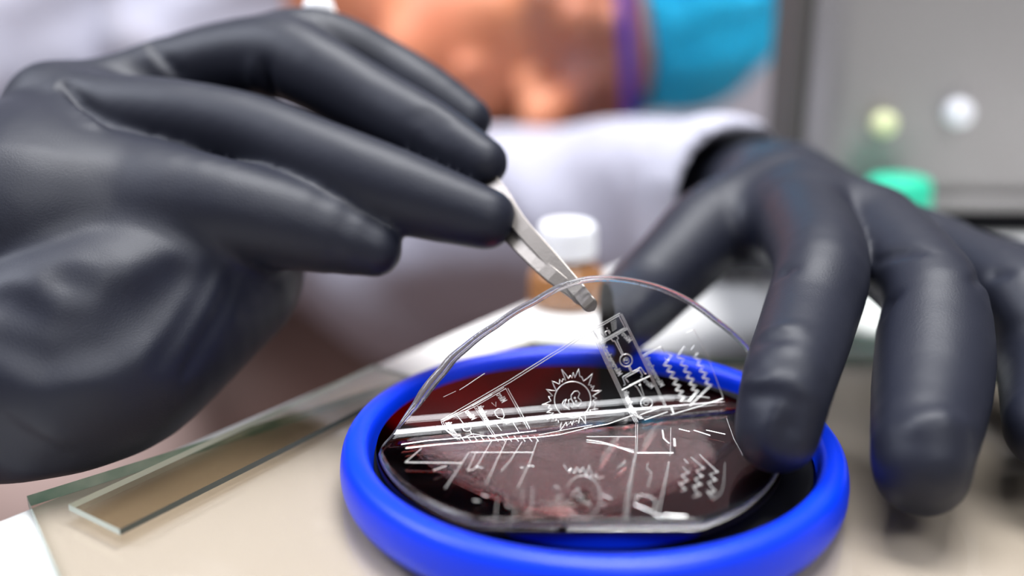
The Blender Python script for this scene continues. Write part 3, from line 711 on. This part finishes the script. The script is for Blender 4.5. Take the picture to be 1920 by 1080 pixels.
sdf_obj('trousers', leg_f, (-460, 220, -400), (180, 830, -80), 8, M['trousers'], person)
def cap_f(p):
    q = (p - HO) @ HR
    th = np.arctan2(q[..., 0], q[..., 1])
    d = ell(q, np.array([0, -24, 66.]), (90, 104, 84)) + 2.5 * np.sin(th * 15) + 2 * np.sin(th * 9 + q[..., 2] / 14)
    d = smax(d, -(q[..., 2] - 24 - 0.28 * q[..., 1]), 8)
    d = smin(d, np.abs(np.stack([ell(q, np.array([0, -16, 40.]), (78, 96, 88)), (q[..., 2] - 27 - 0.28 * q[..., 1])], -1)).max(-1) * 0.8 - 4, 4)
    return d
c1 = [hl(a, b, c) for a in (-120, 120) for b in (-150, 110) for c in (0, 170)]
sdf_obj('hair_cap', cap_f, np.min(c1, 0), np.max(c1, 0), 3.2, M['cap'], person)
# safety glasses
def tube(name, P_, r, m, parent, n=10):
    P_ = [np.array(x, float) for x in P_]; v = []; fs = []
    for i, c in enumerate(P_):
        d = P_[min(i + 1, len(P_) - 1)] - P_[max(i - 1, 0)]; d /= np.linalg.norm(d)
        a = np.cross(d, [0.3, 0.2, 0.93]); a /= np.linalg.norm(a); b = np.cross(d, a)
        for k in range(n): v.append(c + (a * math.cos(2 * math.pi * k / n) + b * math.sin(2 * math.pi * k / n)) * r)
    for i in range(len(P_) - 1):
        for k in range(n): fs.append((i * n + k, i * n + (k + 1) % n, (i + 1) * n + (k + 1) % n, (i + 1) * n + k))
    fs += [list(range(n))[::-1], [(len(P_) - 1) * n + k for k in range(n)]]
    return mesh_obj(name, v, fs, m, parent)
arc = [(78 * math.sin(a), 30 + 78 * math.cos(a) * 1.02) for a in np.linspace(-1.45, 1.45, 40)]
gg = tube('safety_glasses', [hl(78, -15, 18)] + [hl(x, y, 26) for x, y in arc[::-1]] + [hl(-78, -15, 18)], 4.2, M['frame'], person)
lv = [hl(x, y, 24) for x, y in arc] + [hl(x * .97, y - 3, -2) for x, y in arc] + [hl(x * .9, y - 8, -24 + 16 * max(0, 1 - abs(x) / 18)) for x, y in arc]
lfs = [(i + j * 40, i + 1 + j * 40, i + 41 + j * 40, i + 40 + j * 40) for j in (0, 1) for i in range(39)]
ln = mesh_obj('lens', lv, lfs, M['lens'], gg)
so = ln.modifiers.new('thickness', 'SOLIDIFY'); so.thickness = 0.002

# ------------------------------------------------------------------ things behind on the bench
def rbox(name, c, size, m, parent=None, r=6, rotz=0.0, seg=5):
    bm = bmesh.new(); bmesh.ops.create_cube(bm, size=1)
    bmesh.ops.scale(bm, vec=size, verts=bm.verts)
    bmesh.ops.bevel(bm, geom=list(bm.edges), offset=r, segments=seg, affect='EDGES', profile=0.5)
    bmesh.ops.rotate(bm, verts=bm.verts, matrix=Matrix.Rotation(rotz, 3, 'Z')); bmesh.ops.translate(bm, verts=bm.verts, vec=c)
    return from_bm(name, bm, m, parent)
eb = atz(1835, 446, -2.1)
eq = thing('laboratory_instrument', (eb[0], eb[1] + 60, -2.0), 'large grey metal laboratory instrument on the bench behind the right glove', 'instrument')
rbox('housing', (eb[0] + 28, eb[1] + 27, 112), (180, 50, 212), M['metalgrey'], eq, r=14)
rbox('base', (eb[0] + 34, eb[1] + 27, 2.5), (170, 44, 9), M['dark'], eq, r=2)
rbox('bottom_trim', (eb[0] + 30, eb[1] + 26, 9.5), (178, 52, 5), M['metalgrey'], eq, r=2)
rbox('side_panel', (eb[0] - 62.5, eb[1] + 27, 100), (4, 36, 175), M['vent'], eq, r=1.8)
def knob(name, px, py, y, r, m, par):
    v = FW + RT * (px - 960) / F - UP * (py - 540) / F; c = CAM + v * ((y - CAM[1]) / v[1])
    prof = rnd([(0.3, 0), (r, 0), (r, 5), (r * .6, 7), (0.3, 7.5)], 2); seg = 32; vv = []; fs = []
    for a, b in prof:
        for k in range(seg): vv.append((c[0] + a * math.cos(2 * math.pi * k / seg), c[1] - b, c[2] + a * math.sin(2 * math.pi * k / seg)))
    for i in range(len(prof) - 1):
        for k in range(seg): fs.append((i * seg + k, i * seg + (k + 1) % seg, (i + 1) * seg + (k + 1) % seg, (i + 1) * seg + k))
    return mesh_obj(name, vv, fs, m, par)
fy = eb[1] + 2.5
knob('knob', 1652, 230, fy, 4.2, M['knob1'], eq)['label'] = 'pale yellow knob'
knob('knob', 1790, 210, fy, 4.8, M['knob2'], eq)['label'] = 'pale grey knob'
gb = atz(1644, 446, -2.1)
gt = thing('green_bottle_cap', (gb[0], gb[1], -2.1), 'green plastic bottle cap on the bench in front of the grey instrument', 'bottle cap')
lathe('shell', rnd([(0.5, 0.1), (10.5, 0.1), (10.8, 2), (10.4, 21), (9, 24), (0.5, 24.3)], 2), (gb[0], gb[1] - 14, -2.05), M['green'], gt, seg=48)
vb = atz(1062, 566, -2.1)
vt = thing('amber_vial', (vb[0], vb[1], -2.1), 'small amber vial with a white screw cap on the bench behind the film', 'vial')
lathe('bottle', rnd([(0.5, 0.1), (10.2, 0.1), (10.6, 2), (10.6, 8), (8, 11), (5, 12.5), (5, 14), (0.5, 14)], 2), (vb[0], vb[1], -2.05), M['amber'], vt, seg=48)
lathe('cap', rnd([(0.5, 0), (7.6, 0), (8.0, 1), (7.8, 8), (6.6, 9.4), (0.5, 9.6)], 2), (vb[0], vb[1], 11.0), M['white'], vt, seg=48)
